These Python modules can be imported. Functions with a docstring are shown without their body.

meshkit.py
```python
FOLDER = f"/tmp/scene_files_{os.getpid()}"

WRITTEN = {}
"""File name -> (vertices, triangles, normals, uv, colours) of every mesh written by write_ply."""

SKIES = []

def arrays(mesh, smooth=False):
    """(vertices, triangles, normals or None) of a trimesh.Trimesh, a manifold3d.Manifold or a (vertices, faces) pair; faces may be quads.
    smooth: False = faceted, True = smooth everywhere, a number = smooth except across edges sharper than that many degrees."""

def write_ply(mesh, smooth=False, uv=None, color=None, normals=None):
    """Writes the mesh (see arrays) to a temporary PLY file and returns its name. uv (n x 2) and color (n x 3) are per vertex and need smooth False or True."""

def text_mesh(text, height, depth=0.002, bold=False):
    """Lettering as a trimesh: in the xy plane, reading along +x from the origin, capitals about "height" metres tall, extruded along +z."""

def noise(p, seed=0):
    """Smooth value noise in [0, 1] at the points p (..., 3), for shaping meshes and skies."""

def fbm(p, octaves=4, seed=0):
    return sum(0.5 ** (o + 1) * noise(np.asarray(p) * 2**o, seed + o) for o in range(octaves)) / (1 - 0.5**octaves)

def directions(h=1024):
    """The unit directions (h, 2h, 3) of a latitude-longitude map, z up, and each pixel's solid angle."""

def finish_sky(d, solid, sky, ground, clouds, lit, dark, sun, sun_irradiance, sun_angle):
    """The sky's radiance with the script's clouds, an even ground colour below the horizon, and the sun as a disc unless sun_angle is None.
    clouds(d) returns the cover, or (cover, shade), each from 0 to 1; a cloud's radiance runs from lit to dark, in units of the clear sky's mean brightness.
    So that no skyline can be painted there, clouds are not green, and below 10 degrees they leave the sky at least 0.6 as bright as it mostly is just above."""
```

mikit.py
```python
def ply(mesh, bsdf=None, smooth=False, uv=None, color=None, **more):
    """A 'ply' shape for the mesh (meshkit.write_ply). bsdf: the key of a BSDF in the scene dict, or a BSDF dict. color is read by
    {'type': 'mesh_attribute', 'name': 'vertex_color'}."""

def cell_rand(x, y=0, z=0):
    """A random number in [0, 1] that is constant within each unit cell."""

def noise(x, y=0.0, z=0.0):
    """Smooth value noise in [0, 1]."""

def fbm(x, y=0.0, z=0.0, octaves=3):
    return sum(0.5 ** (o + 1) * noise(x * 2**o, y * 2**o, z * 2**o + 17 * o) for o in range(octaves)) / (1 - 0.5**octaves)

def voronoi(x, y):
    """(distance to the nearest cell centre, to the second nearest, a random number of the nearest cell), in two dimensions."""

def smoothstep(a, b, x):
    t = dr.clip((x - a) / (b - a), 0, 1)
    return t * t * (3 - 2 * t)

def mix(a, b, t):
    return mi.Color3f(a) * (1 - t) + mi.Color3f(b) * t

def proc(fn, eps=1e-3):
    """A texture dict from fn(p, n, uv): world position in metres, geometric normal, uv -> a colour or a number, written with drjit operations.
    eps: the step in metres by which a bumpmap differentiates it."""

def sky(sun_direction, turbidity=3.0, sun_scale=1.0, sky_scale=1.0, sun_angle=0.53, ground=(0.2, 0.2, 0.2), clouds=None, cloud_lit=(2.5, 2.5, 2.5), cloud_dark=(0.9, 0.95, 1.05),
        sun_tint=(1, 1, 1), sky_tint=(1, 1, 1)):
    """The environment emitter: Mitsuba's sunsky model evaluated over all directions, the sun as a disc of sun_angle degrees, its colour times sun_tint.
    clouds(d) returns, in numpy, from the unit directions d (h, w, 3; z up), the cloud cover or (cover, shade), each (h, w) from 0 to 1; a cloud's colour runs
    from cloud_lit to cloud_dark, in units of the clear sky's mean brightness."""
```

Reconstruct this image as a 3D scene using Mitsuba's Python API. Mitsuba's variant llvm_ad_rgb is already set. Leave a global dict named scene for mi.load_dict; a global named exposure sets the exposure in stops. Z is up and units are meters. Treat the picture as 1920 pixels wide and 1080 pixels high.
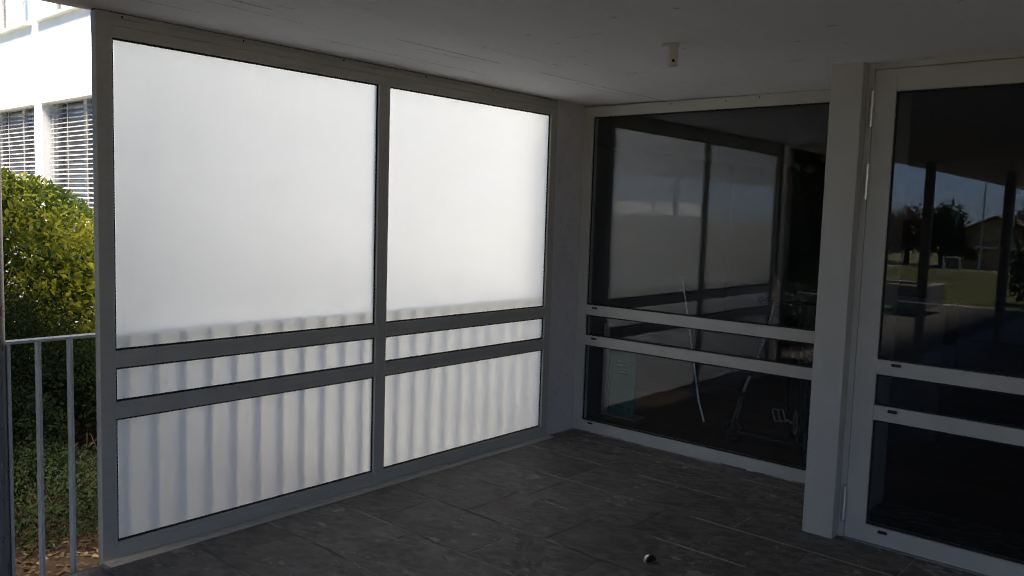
import math
import numpy as np
import drjit as dr
import mitsuba as mi
import trimesh
from shapely.geometry import Polygon, box as sbox
import mikit
import meshkit
from mikit import proc, noise, fbm, voronoi, smoothstep, mix

T = mi.ScalarTransform4f
scene, labels = {}, {}
rng = np.random.default_rng(7)

# ------------------------------------------------------------------ camera, sky, exposure
EYE = np.array([3.6417, -4.9055, 1.6])
FWD = np.array([-0.65509, 0.75010, -0.09018])
UP = np.array([-0.0829, 0.0472, 0.99544])
scene['camera'] = {'type': 'perspective', 'fov': 63.66, 'fov_axis': 'x', 'near_clip': 0.05, 'far_clip': 3000.0,
                   'to_world': T().look_at(origin=EYE.tolist(), target=(EYE + FWD).tolist(), up=UP.tolist())}


scene['sky'] = mikit.sky((0.10, -0.45, 0.885), turbidity=2.2, sun_scale=1.05, sky_scale=0.6, sun_angle=20.0, sun_tint=(0.955, 0.99, 1.04), sky_tint=(0.93, 0.93, 1.0))
exposure = 3.4

# ------------------------------------------------------------------ helpers


def numbered(name):
    if name not in scene and name not in labels:
        return name
    k = 1
    while f'{name}_{k:03d}' in scene or f'{name}_{k:03d}' in labels:
        k += 1
    return f'{name}_{k:03d}'


def thing(name, label, cat=None, group=None, kind=None):
    key = numbered(name)
    labels[key] = {'label': label}
    if cat:
        labels[key]['category'] = cat
    if group:
        labels[key]['group'] = group
    if kind:
        labels[key]['kind'] = kind
    return key


def add(name, mesh, bsdf, parent=None, smooth=False, label=None, kind=None, **kw):
    key = numbered(parent + '__' + name if parent else name)
    scene[key] = mesh if isinstance(mesh, dict) else mikit.ply(mesh, bsdf, smooth=smooth, **kw)
    if label or kind:
        labels.setdefault(key, {})
        if label:
            labels[key]['label'] = label
        if kind:
            labels[key]['kind'] = kind
    return key


def own(name, mesh, bsdf, label, cat=None, group=None, kind=None, smooth=False, **kw):
    key = thing(name, label, cat, group, kind)
    scene[key] = mikit.ply(mesh, bsdf, smooth=smooth, **kw)
    return key


def bx(x0, x1, y0, y1, z0, z1, b=0.0):
    """A box, its edges chamfered by b."""
    lo, hi = np.array([x0, y0, z0], float), np.array([x1, y1, z1], float)
    if b <= 0:
        m = trimesh.creation.box(extents=hi - lo)
        m.apply_translation((lo + hi) / 2)
        return m
    b = min(b, 0.45 * (hi - lo).min())
    pts = []
    for s in np.ndindex(2, 2, 2):
        for ax in range(3):
            p = np.where(np.array(s) == 0, lo + b, hi - b)
            p[ax] = lo[ax] if s[ax] == 0 else hi[ax]
            pts.append(p)
    return trimesh.convex.convex_hull(np.array(pts))


def cat(ms):
    return trimesh.util.concatenate(ms)


def tube(points, r, n=8, cap=True):
    """A tube along points, radius r or one radius per point."""
    P = np.asarray(points, float)
    R = np.broadcast_to(r, len(P))
    vs, fs = [], []
    d = np.gradient(P, axis=0)
    d /= np.linalg.norm(d, axis=1, keepdims=True)
    ref = np.array([0, 0, 1.0]) if abs(d[0][2]) < 0.9 else np.array([1.0, 0, 0])
    a = np.arange(n) * 2 * np.pi / n
    for p, t, q in zip(P, d, R):
        u = np.cross(t, ref)
        u /= np.linalg.norm(u)
        w = np.cross(t, u)
        vs.append(p + q * (np.cos(a)[:, None] * u + np.sin(a)[:, None] * w))
    V = np.vstack(vs)
    for k in range(len(P) - 1):
        for i in range(n):
            j = (i + 1) % n
            fs += [[k * n + i, k * n + j, (k + 1) * n + j], [k * n + i, (k + 1) * n + j, (k + 1) * n + i]]
    if cap:
        V = np.vstack([V, P[0], P[-1]])
        c0, c1, o = len(V) - 2, len(V) - 1, (len(P) - 1) * n
        for i in range(n):
            j = (i + 1) % n
            fs += [[c0, j, i], [c1, o + i, o + j]]
    m = trimesh.Trimesh(V, np.array(fs), process=False)
    if m.volume < 0:
        m.invert()
    return m


def prism(poly, axis, a0, a1):
    """A shapely polygon or point list in the plane normal to axis (0: (y,z), 1: (x,z), 2: (x,y)), extruded from a0 to a1."""
    poly = poly if hasattr(poly, 'exterior') else Polygon(poly)
    m = trimesh.creation.extrude_polygon(poly, a1 - a0, engine='earcut')
    v = m.vertices.copy()
    out = np.empty_like(v)
    o = [(1, 2), (0, 2), (0, 1)][axis]
    out[:, o[0]], out[:, o[1]], out[:, axis] = v[:, 0], v[:, 1], a0 + v[:, 2]
    m = trimesh.Trimesh(out, m.faces, process=False)
    if m.volume < 0:
        m.invert()
    return m


def sheet(p0, p1, p2, p3):
    return trimesh.Trimesh(np.array([p0, p1, p2, p3], float), np.array([[0, 1, 2], [0, 2, 3]]), process=False)


def col(v):
    return proc(v) if callable(v) else {'type': 'rgb', 'value': list(v) if not isinstance(v, (int, float)) else [v] * 3}


def mat(name, color, rough=0.5, spec=0.4, metallic=0.0, bump=None, scale=1.0, eps=1e-3, **kw):
    d = {'type': 'principled', 'base_color': col(color), 'roughness': proc(rough) if callable(rough) else rough, 'specular': spec, 'metallic': metallic, **kw}
    if bump is not None:
        d = {'type': 'bumpmap', 'tex': proc(bump, eps), 'bsdf': d, 'scale': scale}
    scene[name] = {'type': 'twosided', 'bsdf': d}


# ------------------------------------------------------------------ materials
def frame_col(p, n, uv):
    s = fbm(p.x * 9, p.y * 9, p.z * 3, 3)
    g = noise(p.x * 160, p.y * 160, p.z * 160)
    return mix((0.40, 0.378, 0.335), (0.47, 0.447, 0.40), s * 0.75 + g * 0.25)


def frame_dark_col(p, n, uv):
    # anodised profile: fine grain drawn along the bars, dusty streaks
    s = fbm(p.x * 7, p.y * 2.5, p.z * 60, 3)
    g = noise(p.x * 190, p.y * 190, p.z * 190)
    return mix((0.40, 0.378, 0.335), (0.47, 0.447, 0.40), s * 0.7 + g * 0.3)


mat('m_frame', frame_col, rough=0.42, spec=0.45, bump=lambda p, n, uv: noise(p.x * 420, p.y * 420, p.z * 420), scale=0.00005)
mat('m_screen_frame', frame_dark_col, rough=0.36, spec=0.5)
mat('m_gasket', (0.012, 0.012, 0.012), rough=0.6, spec=0.3)
mat('m_rubber', (0.014, 0.014, 0.013), rough=0.5, spec=0.35)
mat('m_hinge', (0.80, 0.78, 0.74), rough=0.42, metallic=1.0)
mat('m_steel', lambda p, n, uv: mix((0.50, 0.49, 0.47), (0.66, 0.65, 0.63), fbm(p.x * 60, p.y * 60, p.z * 8)), rough=0.3, metallic=1.0)
mat('m_chrome', (0.75, 0.75, 0.74), rough=0.16, metallic=1.0)
mat('m_screw', (0.35, 0.34, 0.33), rough=0.4, metallic=1.0)
mat('m_dark_hole', (0.008, 0.008, 0.008), rough=0.8, spec=0.1)


def paint_col(p, n, uv):
    chip = smoothstep(0.70, 0.72, noise(p.x * 45, p.y * 45, p.z * 14) * 0.6 + noise(p.x * 130, p.y * 130, p.z * 90) * 0.4)
    return mix(mix((0.17, 0.17, 0.175), (0.24, 0.24, 0.245), fbm(p.x * 12, p.y * 12, p.z * 5)), (0.10, 0.06, 0.045), chip)


mat('m_column', paint_col, rough=0.4, spec=0.4)
mat('m_rail', lambda p, n, uv: mix((0.46, 0.455, 0.45), (0.57, 0.565, 0.555), fbm(p.x * 30, p.y * 30, p.z * 6)), rough=0.45, spec=0.4)


def ceil_col(p, n, uv):
    base = mix((0.58, 0.565, 0.552), (0.65, 0.632, 0.618), fbm(p.x * 3.0, p.y * 1.3, 0.0, 4) * 0.7 + fbm(p.x * 26, p.y * 2.2, 6.0, 3) * 0.3)
    grain = noise(p.x * 90, p.y * 60, 3.0)
    base = base * (0.97 + 0.06 * grain)
    # board marks of the formwork: thin dark seams running along the slab, broken where the paint covers them
    for x, w, seed, cover in ((0.632, 0.006, 1.0, 0.22), (0.53, 0.0025, 2.0, 0.5), (0.30, 0.003, 3.0, 0.55), (0.86, 0.0025, 5.0, 0.55), (1.42, 0.002, 6.0, 0.58)):
        wob = (noise(p.y * 1.1, seed, 0.0) - 0.5) * 0.03
        on = smoothstep(cover, cover + 0.08, noise(p.y * 2.1, seed * 9.0, 0.0))
        line = (1 - smoothstep(w * 0.5, w, dr.abs(p.x - x - wob))) * on
        base = mix(base, (0.10, 0.095, 0.088), line * 0.8)
    spot = smoothstep(0.93, 0.95, noise(p.x * 14, p.y * 14, 8.0)) * smoothstep(0.5, 0.6, noise(p.x * 60, p.y * 60, 2.0))
    return mix(base, (0.26, 0.24, 0.22), spot * 0.5)


mat('m_ceiling', ceil_col, rough=0.8, spec=0.2, bump=lambda p, n, uv: fbm(p.x * 25, p.y * 8, 0.0, 3) + 0.25 * noise(p.x * 160, p.y * 160, 1.0), scale=0.0005)


def plaster_col(p, n, uv):
    b = mix((0.50, 0.47, 0.47), (0.62, 0.59, 0.58), fbm(p.x * 12, p.y * 12, p.z * 8, 4))
    scuff = smoothstep(0.80, 0.84, fbm(p.y * 40, p.z * 46, 4.0, 2))
    return mix(b, (0.30, 0.27, 0.25), scuff * 0.5)


mat('m_plaster', plaster_col, rough=0.85, spec=0.15, bump=lambda p, n, uv: fbm(p.x * 140, p.y * 140, p.z * 140, 3), scale=0.002)
mat('m_facade', lambda p, n, uv: mix((0.74, 0.74, 0.75), (0.82, 0.82, 0.82), fbm(p.x * 4, p.z * 4, 0.0)), rough=0.85, spec=0.15)
mat('m_header', (0.62, 0.63, 0.64), rough=0.5, spec=0.4)
mat('m_ledge', (0.66, 0.67, 0.68), rough=0.45, spec=0.4)
mat('m_plinth', lambda p, n, uv: mix((0.24, 0.24, 0.24), (0.30, 0.30, 0.30), fbm(p.x * 6, p.z * 6, 0.0)), rough=0.8, spec=0.2)
mat('m_slat', (0.34, 0.34, 0.36), rough=0.42, spec=0.45)
mat('m_cord', (0.55, 0.55, 0.56), rough=0.6)
mat('m_white_frame', (0.74, 0.74, 0.74), rough=0.45)
mat('m_gap_panel', (0.30, 0.29, 0.31), rough=0.8, spec=0.1)
mat('m_curtain', (0.70, 0.70, 0.70), rough=0.8, spec=0.1)
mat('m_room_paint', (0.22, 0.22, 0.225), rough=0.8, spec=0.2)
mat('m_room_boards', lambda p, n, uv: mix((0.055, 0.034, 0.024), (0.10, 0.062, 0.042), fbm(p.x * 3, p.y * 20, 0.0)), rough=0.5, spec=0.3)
mat('m_offwhite', (0.86, 0.86, 0.87), rough=0.25, spec=0.6)
mat('m_lit_edge', (0.62, 0.62, 0.64), rough=0.5)
mat('m_white', (0.82, 0.82, 0.80), rough=0.4)
mat('m_banner', lambda p, n, uv: mix((0.035, 0.17, 0.12), (0.05, 0.20, 0.145), noise(p.x * 5, p.z * 5, 1.0)), rough=0.5)
mat('m_banner_print', (0.008, 0.03, 0.025), rough=0.5)
mat('m_black', (0.02, 0.02, 0.022), rough=0.4, spec=0.4)
mat('m_tyre', (0.018, 0.018, 0.018), rough=0.75, spec=0.2)
mat('m_brass', (0.35, 0.26, 0.14), rough=0.5, metallic=0.6)
mat('m_bracket', lambda p, n, uv: mix((0.40, 0.37, 0.33), (0.48, 0.45, 0.40), noise(p.x * 60, p.y * 60, p.z * 60)), rough=0.5)
mat('m_boss', (0.52, 0.45, 0.33), rough=0.5)


def slab_col(tone):
    def f(p, n, uv):
        u, v = p.x + 0.35 * p.y, p.y - 0.35 * p.x
        s = fbm(u * 4 + tone * 9, v * 9, 0.0, 4)
        cleft = smoothstep(0.25, 0.75, fbm(u * 20 + tone, v * 36, 1.0, 5))
        fine = noise(p.x * 150, p.y * 150, tone)
        b = mix((0.052, 0.047, 0.042), (0.210, 0.193, 0.175), s * 0.3 + cleft * 0.5 + fine * 0.2) * (0.78 + 0.12 * tone)
        rust = smoothstep(0.5, 0.7, fbm(p.x * 3.2, p.y * 4.1, 4.0 + tone, 3))
        b = mix(b, (0.12, 0.092, 0.072), rust * 0.3)
        # pale lime specks, smudges and scuffs trodden into the stone
        patch = smoothstep(0.42, 0.66, fbm(p.x * 3.6, p.y * 3.6, 9.0, 3))
        d, _, r = voronoi(p.x * 26 + 0.4 * noise(p.x * 60, p.y * 60, 1.0), p.y * 26)
        b = mix(b, (0.50, 0.48, 0.44), smoothstep(0.80, 0.9, r) * (1 - smoothstep(0.05, 0.14, d)) * patch * 0.9)
        d2, _, r2 = voronoi(u * 9 + 3.3, v * 30)
        b = mix(b, (0.30, 0.28, 0.25), smoothstep(0.82, 0.9, r2) * (1 - smoothstep(0.04, 0.20, d2)) * patch * 0.7)
        return mix(b, (0.33, 0.31, 0.28), smoothstep(0.70, 0.80, fbm(p.x * 11, p.y * 15, 3.0, 4)) * patch * 0.6)
    return f


def slab_relief(p, n, uv):
    u, v = p.x + 0.35 * p.y, p.y - 0.35 * p.x
    return fbm(u * 9, v * 17, 0.0, 4) + 0.8 * dr.abs(fbm(u * 22, v * 42, 5.0, 3) - 0.5) + 0.15 * noise(p.x * 190, p.y * 190, 2.0)


for k in range(3):
    mat(f'm_slab_{k}', slab_col(float(k)), rough=lambda p, n, uv: 0.28 + 0.30 * fbm(p.x * 14, p.y * 14, 1.0), spec=0.5, bump=slab_relief, scale=0.020)
mat('m_mortar', lambda p, n, uv: mix((0.075, 0.069, 0.062), (0.31, 0.285, 0.25), smoothstep(0.36, 0.64, fbm(p.x * 3.6, p.y * 3.6, 0.0)) * 0.75 + noise(p.x * 150, p.y * 150, 0.0) * 0.25), rough=0.9, spec=0.15,
    bump=lambda p, n, uv: noise(p.x * 160, p.y * 160, 0.0), scale=0.002)
mat('m_asphalt', lambda p, n, uv: mix((0.045, 0.045, 0.047), (0.075, 0.074, 0.073), fbm(p.x * 30, p.y * 30, 0.0)), rough=0.8, spec=0.25)
mat('m_concrete', lambda p, n, uv: mix((0.27, 0.265, 0.26), (0.36, 0.355, 0.345), fbm(p.x * 6, p.y * 6, p.z * 6)), rough=0.85, spec=0.15)


mat('m_path', lambda p, n, uv: mix((0.14, 0.14, 0.135), (0.20, 0.195, 0.19), fbm(p.x * 8, p.y * 8, 0.0)), rough=0.9, spec=0.1)


def soil_col(p, n, uv):
    a = fbm(p.x * 22, p.y * 22, 0.0, 4)
    d, _, r = voronoi(p.x * 34, p.y * 34)
    return mix(mix((0.020, 0.014, 0.010), (0.055, 0.038, 0.026), a), (0.09, 0.062, 0.040), smoothstep(0.72, 0.8, r) * (1 - smoothstep(0.3, 0.5, d)))


mat('m_soil', soil_col, rough=0.95, spec=0.1, bump=lambda p, n, uv: fbm(p.x * 30, p.y * 30, 0.0, 3), scale=0.03)
mat('m_ground', lambda p, n, uv: mix((0.09, 0.10, 0.05), (0.16, 0.16, 0.11), fbm(p.x * 0.4, p.y * 0.4, 0.0)), rough=0.95, spec=0.1)
mat('m_lawn', lambda p, n, uv: mix((0.045, 0.058, 0.022), (0.078, 0.084, 0.034), fbm(p.x * 0.5, p.y * 0.5, 0.0) * 0.6 + fbm(p.x * 9, p.y * 9, 0.0) * 0.4), rough=0.9, spec=0.1)
mat('m_bark', (0.085, 0.055, 0.04), rough=0.9, spec=0.1)
mat('m_twig', (0.17, 0.11, 0.075), rough=0.85, spec=0.15)
mat('m_stone', lambda p, n, uv: mix((0.26, 0.24, 0.225), (0.46, 0.42, 0.39), fbm(p.x * 14, p.y * 14, p.z * 14)), rough=0.8, spec=0.2)
mat('m_litter', (0.085, 0.058, 0.036), rough=0.8, spec=0.1)
mat('m_litter_pale', (0.19, 0.15, 0.10), rough=0.8, spec=0.1)
mat('m_house', (0.52, 0.40, 0.22), rough=0.85)
mat('m_roof', (0.11, 0.075, 0.058), rough=0.85)


def leaf_mat(name, c, t=0.9, rough=0.38, eta=1.4):
    scene[name] = {'type': 'principledthin', 'base_color': col(c), 'roughness': rough, 'diff_trans': t, 'spec_trans': 0.0, 'eta': eta}


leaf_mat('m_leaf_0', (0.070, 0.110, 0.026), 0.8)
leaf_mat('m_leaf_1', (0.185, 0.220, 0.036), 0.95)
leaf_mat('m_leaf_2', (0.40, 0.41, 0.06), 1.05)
leaf_mat('m_needle', (0.030, 0.044, 0.020), 0.5, 0.8, 1.25)
leaf_mat('m_shrub', (0.038, 0.058, 0.020), 0.6, 0.7, 1.3)
leaf_mat('m_far_dark', (0.036, 0.050, 0.025), 0.4, 0.9, 1.15)
leaf_mat('m_far_red', (0.085, 0.045, 0.025), 0.6, 0.9, 1.15)

# window glass: two sheets of each pane, and the opal film behind the clear sheet of the screen
scene['m_glass'] = {'type': 'thindielectric', 'int_ior': 1.40, 'ext_ior': 1.0, 'specular_transmittance': {'type': 'rgb', 'value': [0.88, 0.91, 0.92]}}
scene['m_door_glass'] = {'type': 'thindielectric', 'int_ior': 1.40, 'ext_ior': 1.0, 'specular_transmittance': {'type': 'rgb', 'value': [0.62, 0.67, 0.68]}}
scene['m_clear'] = {'type': 'thindielectric', 'int_ior': 1.52, 'ext_ior': 1.0}


def film_col(p, n, uv):
    # cool white film: fine speckle, dried drip streaks, wiped smears
    streak = smoothstep(0.60, 0.80, fbm(p.y * 40, p.z * 0.9, 2.0, 3))
    smear = smoothstep(0.55, 0.75, fbm(p.y * 2.2 + p.z * 1.4, p.z * 6.0, 4.0, 3))
    speck = noise(p.y * 420, p.z * 420, 1.0)
    return mix((0.90, 0.95, 0.958), (0.85, 0.905, 0.915), streak * 0.12 + smear * 0.12 + speck * 0.12)


scene['m_opal'] = {'type': 'principledthin', 'base_color': proc(film_col), 'roughness': 0.6, 'spec_trans': 0.2, 'diff_trans': 1.9, 'eta': 1.3}

# ------------------------------------------------------------------ setting: ground, yard, lawn
gx = np.array([-700, -60, -6, -0.3, 0, 3, 60, 700.0])
gy = np.array([-900, -200, -80.0, -15.2, -15.0, 0.0, 60, 900.0])
gz = {-900: -2.5, -200: -2.5, -80.0: -2.4, -15.2: -0.17, -15.0: -0.17}
V = np.array([[x, y, gz.get(y, -0.17)] for y in gy for x in gx])
F = [[j * 8 + i, j * 8 + i + 1, (j + 1) * 8 + i + 1, (j + 1) * 8 + i] for j in range(7) for i in range(7)]
own('ground', (V, F), 'm_ground', 'grassy ground around the building', kind='structure')
own('garden_bed', cat([bx(-9, -0.06, -4.6, 0.1, -0.4, -0.155)]), 'm_soil', 'dark soil bed strewn with dead leaves behind the railing', kind='structure')
own('garden_path', bx(-9, -0.3, -1.75, 0.09, -0.4, -0.148, 0.003), 'm_path', 'grey path along the building behind the frosted screen', kind='structure')
own('yard', cat([bx(-9, 0.79, -15.0, -4.62, -0.4, -0.02), bx(6.51, 30, -15.0, -0.5, -0.4, -0.021), bx(4.6, 6.509, -15.0, -6.4, -0.4, -0.0215)]), 'm_asphalt', 'dark paved yard between porch and lawn', kind='structure')
ly = np.linspace(-15.3, -80, 8)
V = np.array([[x, y, -0.155 + (y + 15.2) * (2.23 / 64.8)] for y in ly for x in (-70, 40.0)])
F = [[2 * j, 2 * j + 1, 2 * j + 3, 2 * j + 2] for j in range(7)]
own('lawn', (V, F), 'm_lawn', 'green playing field sloping away, mirrored in the door glass', kind='structure')
own('kerb', bx(-40, 12, -15.3, -15.0, -0.4, 0.0, 0.01), 'm_concrete', 'pale concrete kerb along the edge of the playing field', kind='structure')

# ------------------------------------------------------------------ porch floor with its stone slabs
JY = [0.06, -0.17, -0.585, -0.985, -1.385, -1.80, -2.215, -2.635, -3.035, -3.44, -3.85, -4.26, -4.67, -5.08, -5.49, -5.9, -6.32]
fl = own('porch_floor', cat([bx(0.0, 6.5, -6.32, 0.06, -0.45, 0.0013), bx(0.8, 4.6, -17.0, -6.32, -0.45, 0.0)]), 'm_mortar', 'porch floor of dark riven stone slabs', kind='structure')
fixed = {1: [], 3: [0.73, 1.41], 4: [0.66, 1.2], 5: [0.41, 1.05, 1.545], 6: [0.69, 1.33], 7: [0.30, 0.74, 1.46], 8: [0.10 + 0.46, 1.2], 9: [0.52]}


def slab_mesh(x0, x1, y0, y1):
    g = rng.uniform(0.005, 0.010)
    pts = []
    for (ax, ay), (b_x, b_y) in zip(((x0, y0), (x1, y0), (x1, y1), (x0, y1)), ((x1, y0), (x1, y1), (x0, y1), (x0, y0))):
        for t in (0, 0.22, 0.4, 0.6, 0.81):
            q = np.array([ax + (b_x - ax) * t, ay + (b_y - ay) * t])
            c = np.array([(x0 + x1) / 2, (y0 + y1) / 2])
            q = q + np.clip(c - q, -1, 1) / np.array([(x1 - x0) / 2, (y1 - y0) / 2]) * np.array([0.0012, g]) + np.array([rng.uniform(-0.001, 0.001), rng.uniform(-0.0045, 0.0045)])
            pts.append(q)
    P = np.array(pts)
    n = len(P)
    c = P.mean(0)
    tx, ty, h = rng.normal(0, 0.0006), rng.normal(0, 0.0010), rng.uniform(0.0014, 0.0028)
    inn = c + (P - c) * (1 - 0.004 / np.linalg.norm(P - c, axis=1, keepdims=True) * 1.6)
    zt = lambda Q: 0.001 + h + tx * (Q[:, 0] - c[0]) + ty * (Q[:, 1] - c[1])
    V = np.vstack([np.c_[P, np.full(n, -0.02)], np.c_[P, zt(P) - 0.0014], np.c_[inn, zt(inn)], [[c[0], c[1], 0.001 + h]]])
    F = []
    for i in range(n):
        j = (i + 1) % n
        F += [[i, j, n + j], [i, n + j, n + i], [n + i, n + j, 2 * n + j], [n + i, 2 * n + j, 2 * n + i], [2 * n + i, 2 * n + j, 3 * n]]
    return trimesh.Trimesh(V, np.array(F), process=False)


for k in range(len(JY) - 1):
    y1, y0 = JY[k], JY[k + 1]
    xs = [0.02]
    for x in fixed.get(k, []):
        xs.append(x)
    while xs[-1] < 6.4:
        xs.append(xs[-1] + rng.uniform(0.5, 0.92))
    xs[-1] = 6.49
    for x0, x1 in zip(xs[:-1], xs[1:]):
        add('slab', slab_mesh(x0, x1, y0, y1), f'm_slab_{rng.integers(3)}', fl)
far = []
for k in range(26):
    y1, y0 = -6.32 - 0.41 * k, -6.32 - 0.41 * (k + 1)
    x = 0.81 + rng.uniform(0.2, 0.6)
    xs = [0.81]
    while x < 4.4:
        xs.append(x)
        x += rng.uniform(0.5, 0.9)
    xs.append(4.59)
    far += [bx(a + 0.005, b - 0.005, y0 + 0.005, y1 - 0.005, -0.02, 0.002) for a, b in zip(xs[:-1], xs[1:])]
add('far_slabs', cat(far), 'm_slab_1', fl, kind='stuff')

# ------------------------------------------------------------------ porch ceiling
CZ = lambda x: 2.396 - 0.0075 * x
cm = []
for x0, x1, y0, y1 in ((-0.07, 6.6, -6.0, 0.1), (0.3, 4.4, -17.0, -6.001)):
    m = bx(x0, x1, y0, y1, 2.40, 2.74)
    v = m.vertices.copy()
    low = v[:, 2] < 2.5
    v[low, 2] = CZ(v[low, 0])
    cm.append(trimesh.Trimesh(v, m.faces, process=False))
own('porch_ceiling', cat(cm), 'm_ceiling', 'grey painted concrete ceiling slab of the porch', kind='structure')

# ------------------------------------------------------------------ building wing on the left, beyond the hedge
bw = thing('building_wing', 'white rendered building wing with blinds in its windows behind the hedge', 'building')
YF = 0.10
wins = [(-13.25, -11.03), (-10.69, -8.47), (-8.13, -5.91)]
holes = [sbox(a, 1.24, b, 3.12) for a, b in wins] + [sbox(a, 4.40, b, 6.3) for a, b in ((-13.25, -11.04), (-10.77, -8.55), (-8.2, -6.0))]
face = sbox(-24, 0.95, -0.20, 7.2)
for h in holes:
    face = face.difference(h)
add('wall', prism(face, 1, YF, YF + 0.30), 'm_facade', bw)
add('plinth', bx(-24, -0.20, YF + 0.02, YF + 0.30, -0.4, 0.948), 'm_plinth', bw)
add('porch_wall', cat([bx(6.5, 6.8, -5.2, 0.1, -0.3, 2.34), bx(-0.199, 9, YF, YF + 0.3, 2.75, 7.2), bx(3.26, 6.49, -0.72, -0.60, 0.0, 2.34)]), 'm_plaster', bw)
add('roof', bx(-24.3, 9.3, -0.15, 9.0, 7.2, 7.45), 'm_plinth', bw)
add('back_wall', cat([bx(-24, 9, 8.5, 8.8, -0.3, 7.19), bx(-24.01, -23.71, YF + 0.31, 8.49, -0.3, 7.19), bx(8.7, 9, YF + 0.31, 8.49, -0.3, 7.19)]), 'm_plaster', bw)
add('upper_floor', cat([bx(-23.7, 8.69, YF + 0.31, 8.49, 3.45, 3.6), bx(-23.7, -3.2, 3.5, 3.6, 0.0, 3.44), bx(-23.7, 8.69, 3.0, 3.1, 3.61, 7.19)]), 'm_room_paint', bw)


def slat(x0, x1, y, z, tilt):
    """One curved metal slat, five strips wide."""
    t = np.linspace(-1, 1, 5)
    w = 0.038
    c, s = math.cos(tilt), math.sin(tilt)
    a, b = t * w, (1 - t * t) * 0.006
    yy, zz = y + a * c - b * s * -1, z + a * s + b * c
    V = np.vstack([np.c_[np.full(5, x0), yy, zz], np.c_[np.full(5, x1), yy, zz]])
    F = [[i, i + 1, i + 6, i + 5] for i in range(4)]
    return (V, F)


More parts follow.
